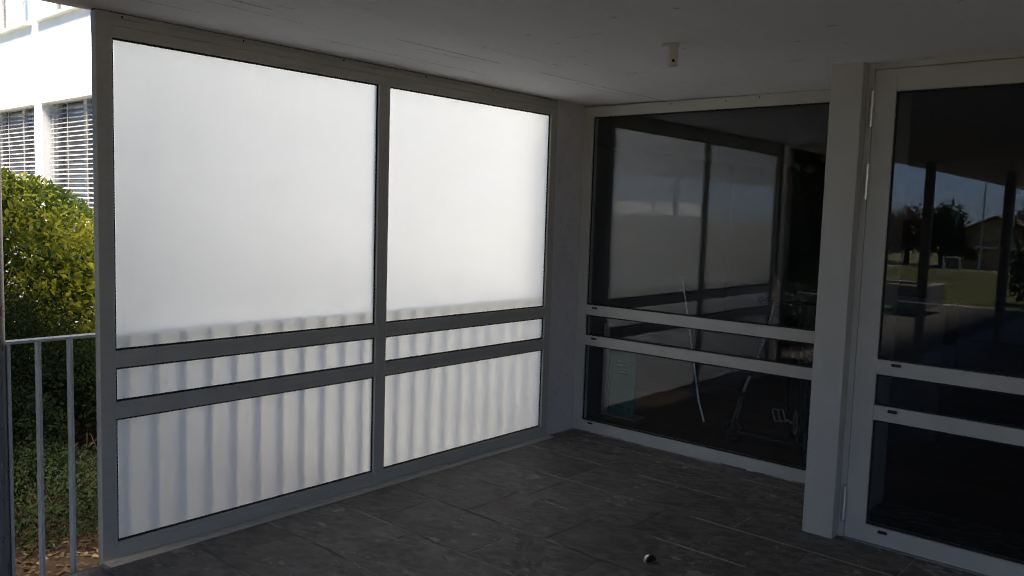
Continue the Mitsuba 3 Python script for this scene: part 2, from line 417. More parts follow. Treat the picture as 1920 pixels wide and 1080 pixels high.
for i, (a, b) in enumerate(wins):
    w = add('window', cat([bx(a, a + 0.06, 0.31, 0.38, 1.25, 3.12), bx(b - 0.06, b, 0.31, 0.38, 1.25, 3.12), bx(a + 0.06, b - 0.06, 0.31, 0.38, 1.25, 1.31),
                           bx((a + b) / 2 - 0.05, (a + b) / 2 + 0.05, 0.312, 0.378, 1.31, 3.12)]), 'm_white_frame', bw)
    add('pane', sheet((a, 0.345, 1.3), (b, 0.345, 1.3), (b, 0.345, 3.12), (a, 0.345, 3.12)), 'm_glass', w)
    zs = np.arange(1.285, 3.06, 0.0715)
    for z in zs:
        add('slat', slat(a + 0.015, b - 0.015, 0.235 + rng.normal(0, 0.0015), z + rng.normal(0, 0.002), math.radians(30) + rng.normal(0, 0.03)), 'm_slat', w)
    add('cord', cat([tube([(x, 0.195, 1.27), (x, 0.195, 3.1)], 0.005, 5) for x in (a + 0.18, a + 0.75, b - 0.75, b - 0.18)]), 'm_cord', w)
    add('added_gap_panel', cat([bx(a + 0.1, (a + b) / 2 - 0.08, 0.42, 0.425, 1.5, 3.1), bx((a + b) / 2 + 0.08, b - 0.1, 0.42, 0.425, 1.9, 3.1)]), 'm_gap_panel', w)  # added grey panels behind the slats, they lighten the dark gaps
    add('bottom_bar', bx(a + 0.015, b - 0.015, 0.20, 0.26, 1.245, 1.268), 'm_slat', w)
    add('header_box', bx(a - 0.015, b + 0.015, YF - 0.035, YF + 0.14, 3.085, 3.24, 0.004), 'm_header', w)
    add('sill', bx(a - 0.02, b + 0.02, YF - 0.04, 0.30, 1.205, 1.238, 0.004), 'm_ledge', w)
    add('sill_panel', bx(a, b, YF - 0.002, YF + 0.05, 0.96, 1.2), 'm_plinth', w)
for i, (a, b) in enumerate(((-13.25, -11.04), (-10.77, -8.55), (-8.2, -6.0))):
    w = add('upper_window', cat([bx(a, a + 0.07, 0.27, 0.34, 4.41, 6.29), bx(b - 0.07, b, 0.27, 0.34, 4.41, 6.29), bx(a + 0.07, b - 0.07, 0.27, 0.34, 4.41, 4.48),
                                 bx(a + 1.05, a + 1.17, 0.268, 0.342, 4.48, 6.29)]), 'm_white_frame', bw)
    add('pane', sheet((a, 0.30, 4.45), (b, 0.30, 4.45), (b, 0.30, 6.29), (a, 0.30, 6.29)), 'm_glass', w)
    add('curtain', bx(a + 0.10, (a + 1.35) if i != 1 else b - 0.1, 0.40, 0.42, 4.46, 6.2), 'm_curtain', w)
    add('ledge', bx(a - 0.01, b + 0.0, YF - 0.09, 0.26, 4.34, 4.385, 0.004), 'm_ledge', w)

# ------------------------------------------------------------------ plaster stub between screen and window
own('plaster_wall', bx(-0.24, -0.004, -0.3032, 0.0985, -0.3, 2.394), 'm_plaster', 'narrow strip of rough pale plaster wall in the corner', 'wall')

# ------------------------------------------------------------------ frosted screen
YO, A0, A1, B0, B1, YE = -3.4221, -3.3556, -1.9029, -1.826, -0.3733, -0.3045
ZT, Z1T, Z1B, Z2T, Z2B, ZB = 2.2906, 0.9449, 0.8703, 0.7167, 0.6424, 0.0812
sc = thing('frosted_screen', 'grey metal screen holding six frosted glass panes beside the railing', 'glass partition')
D = -0.046
for a, b in ((YO, A0), (A1, B0), (B1, YE)):
    add('post', bx(D, 0, a, b, -0.05, 2.392 if a == YO else ZT + 0.0, 0.0015), 'm_screen_frame', sc)
mat('m_cap_film', (0.42, 0.47, 0.66), rough=0.3, spec=0.5)
add('end_cap', bx(D + 0.002, -0.002, YO - 0.0025, YO + 0.001, 2.30, 2.388, 0.0008), 'm_cap_film', sc)
add('post_groove', bx(D - 0.004, D + 0.002, YO + 0.012, YO + 0.03, 0.05, 2.3), 'm_gasket', sc)
for a, b in ((A0, A1), (B0, B1)):
    for z0, z1 in ((Z1B, Z1T), (Z2B, Z2T), (-0.05, ZB)):
        add('crossbar' if z0 > 0.1 else 'bottom_rail', bx(D, -0.0005, a, b, z0, z1, 0.0015), 'm_screen_frame', sc)
add('top_rail', bx(D, -0.0005, A0, YE, ZT, 2.338, 0.0012), 'm_screen_frame', sc)
add('head_profile', cat([bx(D, -0.002, A0, YE, 2.3395, 2.3705, 0.001), bx(D, -0.0045, A0, YE, 2.372, 2.3925, 0.001)]), 'm_screen_frame', sc)
add('sealing_strip', bx(D + 0.004, -0.010, YO, YE, 2.3925, 2.40), 'm_gasket', sc)
sill = add('sill', prism([(-0.0, 0.010), (0.036, 0.0125), (0.038, 0.0085), (0.064, 0.0075), (0.068, 0.004), (0.068, -0.002), (-0.0, -0.002)], 1, YO + 0.004, YE + 0.0), 'm_screen_frame', sc)
for y in (-3.311, -2.738, -2.149, -1.555, -0.975, -0.395):
    for yy, m in ((y, 'screw'), ):
        s1 = trimesh.creation.cylinder(radius=0.004, height=0.003, sections=10)
        s1.apply_transform(trimesh.transformations.rotation_matrix(math.pi / 2, [0, 1, 0]))
        s1.apply_translation([0.0005, y, 0.022])
        s2 = trimesh.creation.cylinder(radius=0.0045, height=0.003, sections=10)
        s2.apply_translation([0.012, y + 0.022, 0.0125])
        add('screw', cat([s1, s2]), 'm_screw', sc)
        t1 = trimesh.creation.cylinder(radius=0.0045, height=0.004, sections=10)
        t1.apply_transform(trimesh.transformations.rotation_matrix(math.pi / 2, [0, 1, 0]))
        t1.apply_translation([-0.002, y, 2.380])
        add('screw', t1, 'm_gasket', sc)
GX = -0.018
for a, b in ((A0, A1), (B0, B1)):
    for z0, z1 in ((Z1T, ZT), (Z2T, Z1B), (ZB, Z2B)):
        g = 0.0095
        ring = sbox(a + 0.0005, z0 + 0.0005, b - 0.0005, z1 - 0.0005).difference(sbox(a + g, z0 + g, b - g, z1 - g))
        p = add('glass_pane', sheet((GX, a + 0.002, z0 + 0.002), (GX, b - 0.002, z0 + 0.002), (GX, b - 0.002, z1 - 0.002), (GX, a + 0.002, z1 - 0.002)), 'm_clear', sc)
        add('opal_film', sheet((GX - 0.006, a + 0.002, z0 + 0.002), (GX - 0.006, b - 0.002, z0 + 0.002), (GX - 0.006, b - 0.002, z1 - 0.002), (GX - 0.006, a + 0.002, z1 - 0.002)), 'm_opal', p)
        add('gasket', prism(ring, 0, GX + 0.001, GX + 0.0035), 'm_gasket', p)

# ------------------------------------------------------------------ large window in the back wall
wd = thing('front_window', 'large dark window with two grey crossbars facing the porch', 'window')
WX0, WX1 = 0.0858, 1.985
WT, W1T, W1B, W2T, W2B, WB = 2.3086, 0.9496, 0.8757, 0.7239, 0.6517, 0.0879
add('stile', bx(0.0, WX0, 0, 0.065, 0.0, 2.3815, 0.0015), 'm_frame', wd)
add('stile', bx(WX1, 2.0636, 0, 0.065, 0.0, 2.3815, 0.0015), 'm_frame', wd)
add('head', bx(WX0, WX1, 0.0005, 0.065, WT, 2.3815, 0.0015), 'm_frame', wd)
add('crossbar', bx(WX0, WX1, 0.0005, 0.065, W1B, W1T, 0.0015), 'm_frame', wd)
add('crossbar', bx(WX0, WX1, 0.0005, 0.065, W2B, W2T, 0.0015), 'm_frame', wd)
add('bottom_rail', bx(WX0, WX1, 0.0005, 0.065, 0.004, WB, 0.0015), 'm_frame', wd)
add('mortar_bead', cat([bx(0.01 + 0.24 * k, 0.01 + 0.24 * k + rng.uniform(0.17, 0.24), -rng.uniform(0.004, 0.014), 0.004, -0.004, rng.uniform(0.006, 0.013), 0.003) for k in range(8)]), 'm_mortar', wd)
for z0, z1 in ((W1T, WT), (W2T, W1B), (WB, W2B)):
    g = 0.010
    ring = sbox(WX0 + 0.0005, z0 + 0.0005, WX1 - 0.0005, z1 - 0.0005).difference(sbox(WX0 + g, z0 + g, WX1 - g, z1 - g))
    q = lambda y: sheet((WX0 + 0.002, y, z0 + 0.002), (WX1 - 0.002, y, z0 + 0.002), (WX1 - 0.002, y, z1 - 0.002), (WX0 + 0.002, y, z1 - 0.002))
    p = add('glass_pane', cat([q(0.018), q(0.036)]), 'm_glass', wd)
    add('gasket', prism(ring, 1, 0.0135, 0.017), 'm_gasket', p)


def stadium(cx, cz, L, h):
    r = h / 2
    a = np.linspace(-math.pi / 2, math.pi / 2, 7)
    return Polygon([(cx + L / 2 - r + r * math.cos(t), cz + r * math.sin(t)) for t in a] + [(cx - L / 2 + r - r * math.cos(t), cz - r * math.sin(t)) for t in a])


for x, z in ((0.166, 0.9305), (0.168, 0.704), (0.165, 0.074)):
    add('drain_cap', prism(stadium(x, z, 0.046, 0.013), 1, -0.005, 0.0), 'm_rubber', wd)
for x, z in ((0.719, 2.362), (1.119, 2.356), (1.345, 2.365)):
    s = trimesh.creation.icosphere(subdivisions=1, radius=0.0045)
    s.apply_translation([x, 0.0, z])
    add('screw', s, 'm_gasket', wd)

# ------------------------------------------------------------------ pillar and door
PX0, PX1 = 2.0656, 2.2209
own('pillar', bx(PX0, PX1, -0.748, 0.06, 0.0, 2.3815, 0.003), 'm_frame', 'smooth light grey pillar between the dark window and the glass door', 'pillar')
dn = thing('glass_door', 'grey framed glass door with two crossbars and three hinges', 'door')
DY = -0.6813
LX0, GX0, GX1, LX1 = 2.2556, 2.3572, 3.13, 3.235
DT, D1T, D1B, D2T, D2B, DB, LT = 2.2408, 0.9389, 0.8663, 0.7104, 0.6365, 0.1004, 2.3473
jamb = add('door_frame', cat([bx(PX1 + 0.001, LX0 - 0.0035, DY + 0.006, DY + 0.07, 0.0, 2.379, 0.001), bx(LX0 - 0.0035, LX1 + 0.004, DY + 0.006, DY + 0.07, LT + 0.0035, 2.379, 0.001),
                              bx(LX1 + 0.004, LX1 + 0.045, DY + 0.006, DY + 0.07, 0.0, 2.379, 0.001)]), 'm_frame', dn)
add('gap_seal', cat([bx(LX0 - 0.0035, LX0 + 0.004, DY + 0.02, DY + 0.06, 0.0, LT + 0.003), bx(LX0 + 0.004, LX1, DY + 0.02, DY + 0.06, LT - 0.004, LT + 0.003)]), 'm_gasket', dn)
add('threshold', bx(LX0 - 0.0035, LX1 + 0.004, DY - 0.006, DY + 0.07, -0.01, 0.0045, 0.001), 'm_concrete', dn)
add('stile', bx(LX0, GX0, DY, DY + 0.06, 0.0105, LT, 0.0015), 'm_frame', dn)
add('stile', bx(GX1, LX1, DY, DY + 0.06, 0.0105, LT, 0.0015), 'm_frame', dn)
add('top_rail', bx(GX0, GX1, DY + 0.0005, DY + 0.06, DT, LT, 0.0015), 'm_frame', dn)
add('crossbar', bx(GX0, GX1, DY + 0.0005, DY + 0.06, D1B, D1T, 0.0015), 'm_frame', dn)
add('crossbar', bx(GX0, GX1, DY + 0.0005, DY + 0.06, D2B, D2T, 0.0015), 'm_frame', dn)
add('bottom_rail', bx(GX0, GX1, DY + 0.0005, DY + 0.06, 0.0105, DB, 0.0015), 'm_frame', dn)
for z0, z1 in ((D1T, DT), (D2T, D1B), (DB, D2B)):
    g = 0.010
    ring = sbox(GX0 + 0.0005, z0 + 0.0005, GX1 - 0.0005, z1 - 0.0005).difference(sbox(GX0 + g, z0 + g, GX1 - g, z1 - g))
    q = lambda y: sheet((GX0 + 0.002, y, z0 + 0.002), (GX1 - 0.002, y, z0 + 0.002), (GX1 - 0.002, y, z1 - 0.002), (GX0 + 0.002, y, z1 - 0.002))
    p = add('glass_pane', q(DY + 0.018), 'm_door_glass', dn)
    add('gasket', prism(ring, 1, DY + 0.0135, DY + 0.017), 'm_gasket', p)
for x, z in ((2.449, 0.920), (2.447, 0.6905), (2.442, 0.080)):
    add('drain_cap', prism(stadium(x, z, 0.046, 0.015), 1, DY - 0.006, DY), 'm_rubber', dn)
for z0, z1 in ((2.072, 2.249), (1.72, 1.897), (0.096, 0.277)):
    hg = add('hinge', cat([tube([(2.2525, DY - 0.011, a), (2.2525, DY - 0.011, b)], 0.0115, 14) for a, b in ((z0 + 0.002, z0 + 0.040), (z0 + 0.042, z1 - 0.042), (z1 - 0.040, z1 - 0.002))]), 'm_hinge', dn, smooth=35)
    add('pin', cat([tube([(2.2525, DY - 0.011, z0 - 0.003), (2.2525, DY - 0.011, z1 + 0.003)], 0.0075, 12), bx(2.2445, 2.2605, DY - 0.005, DY + 0.006, z0 + 0.002, z1 - 0.002)]), 'm_screw', hg)

# ------------------------------------------------------------------ railing and porch columns
ra = thing('railing', 'pale grey steel railing with upright flat bars left of the frosted screen', 'railing')
add('handrail', bx(-0.107, -0.057, -3.80, 0.098, 1.006, 1.018, 0.0015), 'm_rail', ra)
ys = [-3.748, -3.633, -3.508, -3.383, -3.258]
while ys[-1] < -0.1:
    ys.append(ys[-1] + 0.1315)
for y in ys[:-1]:
    add('bar', bx(-0.102, -0.062, y - 0.0125, y, -0.16, 1.0058, 0.001), 'm_rail', ra)
add('bottom_flat', bx(-0.099, -0.065, -3.80, 0.098, -0.155, -0.115, 0.001), 'm_rail', ra)
colnames = ['chipped grey steel column at the left edge beside the railing', 'slim dark column of the porch edge with a planter behind it, mirrored in the door',
            'second porch column near the dark hedge, mirrored in the door']
for (x, y, r), lab in zip(((-0.085, -3.812, 0.051), (0.93, -6.80, 0.055), (1.31, -9.15, 0.065)), colnames):
    c = thing('porch_column', lab, 'column', 'round steel columns of the porch')
    add('shaft', tube([(x, y, -0.2), (x, y, CZ(x) + 0.01)], r, 28), 'm_column', c, smooth=40)
    add('base_plate', bx(x - 0.09, x + 0.09, y - 0.09, y + 0.09, 0.0 if x > 0 else -0.17, 0.012 if x > 0 else -0.155), 'm_column', c)

# ------------------------------------------------------------------ hedge, shrubs, garden details
LF = []


def leaf_geo(curl, fold):
    """A pointed oval leaf, unit long along +x, its blade folded along the midrib and curving down."""
    t = np.array([0.0, 0.18, 0.42, 0.68, 0.88, 1.0])
    w = np.array([0.02, 0.15, 0.22, 0.17, 0.075, 0.0]) * 0.92
    V, F = [], []
    for a, b in zip(t, w):
        z = -curl * a * a
        V += [[a, -b, z + fold * b], [a, 0, z], [a, b, z + fold * b]]
    for k in range(5):
        for c in (0, 1):
            i = 3 * k + c
            F += [[i, i + 3, i + 4], [i, i + 4, i + 1]]
    return np.array(V, float), np.array(F)


leafs = [leaf_geo(0.18, 0.45), leaf_geo(0.32, 0.30), leaf_geo(0.06, 0.6)]


def basis(d, up):
    d = d / np.linalg.norm(d)
    s = np.cross(up, d)
    s /= np.linalg.norm(s) + 1e-9
    return np.stack([d, s, np.cross(d, s)], 1)


def bases(d, up):
    d = d / np.linalg.norm(d, axis=1, keepdims=True)
    s = np.cross(up, d)
    s /= np.linalg.norm(s, axis=1, keepdims=True) + 1e-9
    return np.stack([d, s, np.cross(d, s)], 2)


def scatter_leaves(center, radii, n, size, power=2.4, shell=0.24, bumpy=0.16, seed=1, up_bias=0.55):
    """Leaf frames on a lumpy superellipsoid crown: axes (n, 3, 3), origins, sizes, depth below the crown's surface."""
    r = np.random.default_rng(seed)
    radii = np.array(radii)
    u = r.normal(size=(3 * n, 3))
    u /= np.linalg.norm(u, axis=1, keepdims=True)
    k = (np.abs(u) ** power).sum(1) ** (-1 / power)
    lump = 1 + bumpy * (meshkit.fbm(u * 2.7 + seed, 3, seed=seed) - 0.5) * 2
    dep = r.random(3 * n) ** 1.6 * shell
    p = center + radii * u * (k * lump * (1 - dep))[:, None]
    ok = np.nonzero((u[:, 2] > -0.75) & (p[:, 2] > center[2] - radii[2] + 0.03))[0][:n]
    u, p, dep, n = u[ok], p[ok], dep[ok], len(ok)
    nrm = u / radii
    nrm /= np.linalg.norm(nrm, axis=1, keepdims=True)
    d = nrm * 0.55 + r.normal(size=(n, 3)) * 0.62 + np.array([0, 0, -0.12])
    up = nrm * 0.5 + np.array([0, 0, up_bias]) + r.normal(size=(n, 3)) * 0.38
    return bases(d, up), p, size * r.uniform(0.62, 1.25, n), dep


def leaf_cloud(frames, v0, f0):
    B, p, s, _ = frames
    V = np.einsum('vk,njk->nvj', v0, B * s[:, None, None]) + p[:, None, :]
    return V.reshape(-1, 3), (np.asarray(f0)[None] + (np.arange(len(p)) * len(v0))[:, None, None]).reshape(-1, 3)


KITE = (np.array([[0, 0, 0], [0.5, -0.25, 0.05], [1, 0, -0.08], [0.5, 0.25, 0.05]]), np.array([[0, 1, 2], [0, 2, 3]]))
hd = thing('laurel_hedge', 'rounded evergreen bush with glossy yellow green leaves in front of the white building', 'bush')
HC = np.array([-3.98, -2.78, 0.80])
fr = scatter_leaves(HC, (1.06, 1.06, 1.02), 29000, 0.068, seed=5, shell=0.42, bumpy=0.10)
LB, LP, LS, LD = fr
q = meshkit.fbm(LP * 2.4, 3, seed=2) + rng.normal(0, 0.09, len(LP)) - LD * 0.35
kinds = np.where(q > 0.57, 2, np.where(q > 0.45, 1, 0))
shape = rng.integers(0, 3, len(LP))
to_eye = EYE - LP
dist = np.linalg.norm(to_eye, axis=1)
facing = ((to_eye / dist[:, None]) * ((LP - HC) / np.linalg.norm(LP - HC, axis=1, keepdims=True))).sum(1)
order = np.argsort(-(LS * (facing > 0.1) * (1 - 2.2 * LD) / dist), kind='stable')
shared = {(m, g): mikit.ply(leafs[g], f'm_leaf_{m}', smooth=True) for m in range(3) for g in range(3)}
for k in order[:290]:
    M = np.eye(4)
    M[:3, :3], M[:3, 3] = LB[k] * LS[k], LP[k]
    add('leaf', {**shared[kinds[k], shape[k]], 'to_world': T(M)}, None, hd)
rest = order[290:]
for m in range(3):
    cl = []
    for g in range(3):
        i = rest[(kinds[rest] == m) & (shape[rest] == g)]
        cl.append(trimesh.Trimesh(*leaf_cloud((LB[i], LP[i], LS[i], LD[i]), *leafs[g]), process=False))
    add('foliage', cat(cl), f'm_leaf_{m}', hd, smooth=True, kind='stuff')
br = []
for k in range(26):
    a = rng.uniform(0, 2 * math.pi)
    e = HC + np.array([math.cos(a) * 0.82, math.sin(a) * 0.82, rng.uniform(-0.35, 0.85)]) * rng.uniform(0.7, 1)
    b0 = HC + np.array([rng.normal(0, 0.08), rng.normal(0, 0.08), -0.96])
    mid = (b0 + e) / 2 + rng.normal(0, 0.08, 3)
    br.append(tube([b0, mid, e], [0.014, 0.009, 0.004], 5))
add('branches', cat(br), 'm_bark', hd, kind='stuff')


def small_bush(name, label, center, radii, n, size, m, seed, power=2.0):
    b = thing(name, label, 'shrub')
    f2 = scatter_leaves(np.array(center), radii, n, size, power=power, shell=0.55, bumpy=0.3, seed=seed)
    add('foliage', leaf_cloud(f2, *KITE), m, b, kind='stuff')
    st = []
    r = np.random.default_rng(seed)
    for k in range(9):
        a = r.uniform(0, 2 * math.pi)
        base = np.array([center[0], center[1], center[2] - radii[2]])
        st.append(tube([base + r.normal(0, 0.03, 3) * [1, 1, 0], base + np.array([math.cos(a) * radii[0] * 0.4, math.sin(a) * radii[1] * 0.4, radii[2] * 0.8]),
                        base + np.array([math.cos(a) * radii[0] * 0.75, math.sin(a) * radii[1] * 0.75, radii[2] * 1.5])], [0.010, 0.007, 0.003], 5))
    add('stems', cat(st), 'm_bark', b, kind='stuff')
    return b


small_bush('dark_shrub', 'very dark fine leaved shrub behind the railing, lower left of the bright bush', (-2.62, -3.08, 0.40), (0.62, 0.62, 0.57), 15000, 0.034, 'm_needle', 11)
small_bush('dark_shrub', 'low dark green shrub under the bright bush beside the frosted screen', (-2.55, -2.35, 0.22), (0.55, 0.5, 0.42), 7000, 0.045, 'm_shrub', 12)
small_bush('dark_shrub', 'dark leafy shrub filling the gap between railing bars at the foot of the bright bush', (-1.95, -3.22, 0.10), (0.40, 0.36, 0.34), 5200, 0.036, 'm_needle', 13)

small_bush('dark_shrub', 'low dark creeping shrub covering the soil close to the railing bars', (-1.15, -3.30, 0.02), (0.62, 0.46, 0.21), 9000, 0.026, 'm_needle', 14)
small_bush('dark_shrub', 'dark shrub added at the porch edge beyond the railing to darken the low mirror view in the front window', (-1.0, -6.3, 0.50), (0.75, 1.5, 0.72), 9000, 0.07, 'm_needle', 15)  # added shrub, hides bright ground from the window reflection
tw = thing('dry_twigs', 'tangle of dry brown twigs at the foot of the shrubs next to the screen post', 'twigs', kind='stuff')
ms = []
r2 = np.random.default_rng(21)
for k in range(90):
    p0 = np.array([-1.55 + r2.normal(0, 0.22), -2.85 + r2.normal(0, 0.16), -0.15])
    d = r2.normal(size=3) * [0.5, 0.5, 0.25] + [0, 0, 0.42]
    L = r2.uniform(0.15, 0.5)
    ms.append(tube([p0, p0 + d * L * 0.5 + r2.normal(0, 0.02, 3), p0 + d * L], [0.004, 0.003, 0.0015], 4))
scene[tw] = mikit.ply(cat(ms), 'm_twig')


def rock(seed, r):
    m = trimesh.creation.icosphere(subdivisions=3, radius=1)
    d = meshkit.fbm(m.vertices * 1.6 + seed, 4, seed=seed)
    v = m.vertices * (0.7 + 0.6 * d)[:, None]
    v = np.sign(v) * np.abs(v) ** 0.85
    return trimesh.Trimesh(v * np.array(r), m.faces, process=False)


for k, (x, y, s, lab) in enumerate(((-1.72, -3.02, 0.055, 'largest pale rounded stone on the soil between the second and third railing bars'),
                                    (-1.55, -2.93, 0.026, 'small pale stone on the soil close to the dry twigs'),
                                    (-2.2, -3.08, 0.022, 'small pale stone under the dark shrub behind the railing'))):
    m = rock(30 + k, (s * 1.3, s, s * 0.8))
    m.apply_translation([x, y, -0.155 + s * 0.45])
    own('garden_stone', m, 'm_stone', lab, 'stone', 'pale stones in the soil', smooth=50)
r3 = np.random.default_rng(33)
for name, m, n, lab in (('leaf_litter', 'm_litter', 1500, 'brown dead leaves scattered over the soil'), ('bark_chips', 'm_litter_pale', 380, 'pale dry leaf and bark bits on the soil')):
    f2, v0 = np.array([[0, 1, 2], [0, 2, 3]]), np.array([[-0.5, -0.25, 0], [0.5, -0.2, 0.1], [0.5, 0.25, 0], [-0.5, 0.2, 0.12]])
    Vs = []
    for k in range(n):
        B = basis(r3.normal(size=3) * [1, 1, 0.25], np.array([0, 0, 1.0]) + r3.normal(size=3) * 0.3)
        Vs.append(v0 @ (B * r3.uniform(0.02, 0.055)).T + np.array([r3.uniform(-3.6, -0.2), r3.uniform(-4.3, -1.6), -0.148]))
    own(name, (np.vstack(Vs), np.vstack([f2 + 4 * k for k in range(n)])), m, lab, kind='stuff')
wb = thing('garden_box', 'small white plastic box on a stake half hidden by the screen post', 'electrical box')
P = np.array([-1.62, -2.545, 0.38])
add('housing', bx(P[0] - 0.03, P[0] + 0.03, P[1] - 0.035, P[1] + 0.035, P[2] - 0.065, P[2] + 0.065, 0.008), 'm_white', wb)
add('stake', bx(P[0] - 0.012, P[0] + 0.012, P[1] - 0.012, P[1] + 0.012, -0.2, P[2] - 0.065), 'm_bark', wb)

# ------------------------------------------------------------------ bracket under the ceiling, door stop on the floor
bk = thing('ceiling_bracket', 'small beige bracket with a round black holed knob hanging from the ceiling', 'bracket')
BP = np.array([1.664, -1.59])
Rz = trimesh.transformations.rotation_matrix(math.radians(42), [0, 0, 1])


def placed(m, z):
    m = m.copy()
    m.apply_transform(Rz)
    m.apply_translation([BP[0], BP[1], z])
    return m


zc = CZ(BP[0])
add('strap', placed(bx(-0.0215, 0.0215, -0.010, 0.010, -0.102, 0.001, 0.004), zc), 'm_bracket', bk)
add('flange', placed(cat([bx(-0.045, 0.03, -0.002, 0.05, -0.005, 0.002, 0.001)]), zc), 'm_bracket', bk)
kb = trimesh.creation.cylinder(radius=0.0185, height=0.012, sections=28)
kb.apply_transform(trimesh.transformations.rotation_matrix(math.pi / 2, [1, 0, 0]))
kn = add('knob', placed(cat([kb]), 0).apply_translation([0.0, 0.0, zc - 0.080]).apply_translation([0.0075, -0.0083, 0]), 'm_boss', bk, smooth=40)
kb = trimesh.creation.cylinder(radius=0.0068, height=0.003, sections=18)
kb.apply_transform(trimesh.transformations.rotation_matrix(math.pi / 2, [1, 0, 0]))
add('hole', placed(kb, 0).apply_translation([0.0118, -0.0131, zc - 0.079]), 'm_dark_hole', kn)

ds = thing('door_stop', 'half round steel door stop with a black rubber face on the stone floor', 'door stop')
a = np.linspace(0, math.pi, 25)


def dome(rx, rz, y0, y1, taper=1.0):
    """A half barrel, its flat side down, along y from y0 to y1; the far end is rounded by taper."""
    V, F = [], []
    st = np.linspace(0, 1, 9)
    for t in st:
        k = math.sqrt(max(1 - (t * taper) ** 2, 0.0004))
        V += [[rx * k * math.cos(b), y0 + (y1 - y0) * t, rz * k * math.sin(b)] for b in a]
    n = len(a)
    for i in range(len(st) - 1):
        for j in range(n - 1):
            F += [[i * n + j, i * n + j + 1, (i + 1) * n + j + 1], [i * n + j, (i + 1) * n + j + 1, (i + 1) * n + j]]
    V.append([0, y0, 0])
    F += [[len(V) - 1, j + 1, j] for j in range(n - 1)]
    return trimesh.Trimesh(np.array(V), np.array(F), process=False)


SR = trimesh.transformations.rotation_matrix(math.radians(72), [0, 0, 1])


def stop(m):
    m.apply_transform(SR)
    m.apply_translation([1.712, -1.655, 0.003])
    return m


add('housing', stop(dome(0.031, 0.035, 0.0, 0.036, 1.0)), 'm_chrome', ds, smooth=40)
add('rubber_face', stop(dome(0.028, 0.0315, -0.007, 0.0005, 0.3)), 'm_rubber', ds, smooth=40)
add('base_plate', stop(bx(-0.0295, 0.0295, -0.009, 0.010, -0.003, 0.0015, 0.0008)), 'm_steel', ds)

# ------------------------------------------------------------------ the dark room behind the glass and what stands in it
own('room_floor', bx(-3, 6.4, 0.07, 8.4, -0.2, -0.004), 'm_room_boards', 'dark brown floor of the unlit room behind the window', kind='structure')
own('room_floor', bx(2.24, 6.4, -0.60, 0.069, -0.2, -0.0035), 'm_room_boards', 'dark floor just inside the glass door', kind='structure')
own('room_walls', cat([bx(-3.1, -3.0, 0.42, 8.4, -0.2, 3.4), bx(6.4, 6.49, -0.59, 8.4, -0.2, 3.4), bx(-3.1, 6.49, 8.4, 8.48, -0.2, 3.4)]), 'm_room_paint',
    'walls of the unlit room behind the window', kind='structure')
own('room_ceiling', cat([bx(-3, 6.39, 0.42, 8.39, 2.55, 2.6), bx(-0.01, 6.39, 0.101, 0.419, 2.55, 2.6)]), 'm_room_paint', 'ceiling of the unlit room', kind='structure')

# poster stand
po = thing('banner', 'green printed banner standing in the corner behind the dark window', 'banner')
add('panel', bx(-0.045, 0.185, 0.55, 0.556, 0.0, 0.60), 'm_banner', po)
add('post', bx(-0.125, -0.085, 0.55, 0.58, 0.0, 0.745, 0.003), 'm_frame', po)
add('foot', bx(-0.13, 0.19, 0.545, 0.70, -0.004, 0.012, 0.003), 'm_frame', po)


def letters(text, h, x, y, z, bold=False):
    m = meshkit.text_mesh(text, h, 0.0015, bold)
    v = m.vertices
    return trimesh.Trimesh(np.c_[x + v[:, 0], y - v[:, 2], z + v[:, 1]], m.faces[:, ::1], process=False)


add('lettering', cat([letters('Alle', 0.034, 0.005, 0.5495, 0.075), letters('g', 0.034, 0.125, 0.5495, 0.072),
                      letters('nudhaun', 0.030, 0.012, 0.5495, 0.445), letters('onllo.nnon', 0.016, 0.010, 0.5495, 0.412), letters('onnon no', 0.017, 0.02, 0.5495, 0.382), letters('nonllonnnon', 0.014, 0.010, 0.5495, 0.356)]), 'm_banner_print', po)

# thin white pole
pl = thing('thin_pole', 'thin white pole leaning inside the dark window', 'pole')
add('shaft', tube([(0.772, 0.60, 0.10), (0.72, 0.6, 0.25), (0.63, 0.6, 0.70), (0.53, 0.6, 1.17)], [0.007, 0.0065, 0.0055, 0.004], 8), 'm_white', pl)
add('lower_end', tube([(0.80, 0.60, -0.004), (0.772, 0.60, 0.10)], 0.009, 8), 'm_black', pl)

# kick scooter
ks = thing('kick_scooter', 'dark kick scooter with a bright T shaped handle leaning in the dark window', 'scooter')
add('stem', tube([(1.265, 0.60, 1.045), (1.215, 0.60, 0.80)], 0.0085, 10), 'm_steel', ks, smooth=40)
for k in range(7):
    t0, t1 = k / 7, (k + 0.62) / 7
    q0, q1 = np.array([1.205, 0.60, 0.775]), np.array([1.135, 0.60, 0.56])
    add('clamp_ring', tube([q0 + (q1 - q0) * t0, q0 + (q1 - q0) * t1], 0.0075 if k % 2 else 0.0095, 8), 'm_steel', ks)
add('lower_stem', tube([(1.215, 0.60, 0.80), (1.06, 0.60, 0.335), (1.02, 0.6, 0.20)], [0.0065, 0.0065, 0.0065], 8), 'm_black', ks)
add('collar', tube([(1.115, 0.60, 0.50), (1.075, 0.60, 0.38)], [0.011, 0.015], 12), 'm_screw', ks, smooth=40)
add('handlebar', cat([tube([(1.16, 0.56, 1.06), (1.37, 0.64, 1.03)], 0.012, 10)]), 'm_black', ks)
add('fork', cat([tube([(1.06, 0.575, 0.34), (1.0, 0.575, 0.09)], 0.007, 6), tube([(1.06, 0.625, 0.34), (1.0, 0.625, 0.09)], 0.007, 6)]), 'm_steel', ks)
add('deck', bx(1.06, 1.50, 0.55, 0.65, 0.07, 0.095, 0.006), 'm_black', ks)
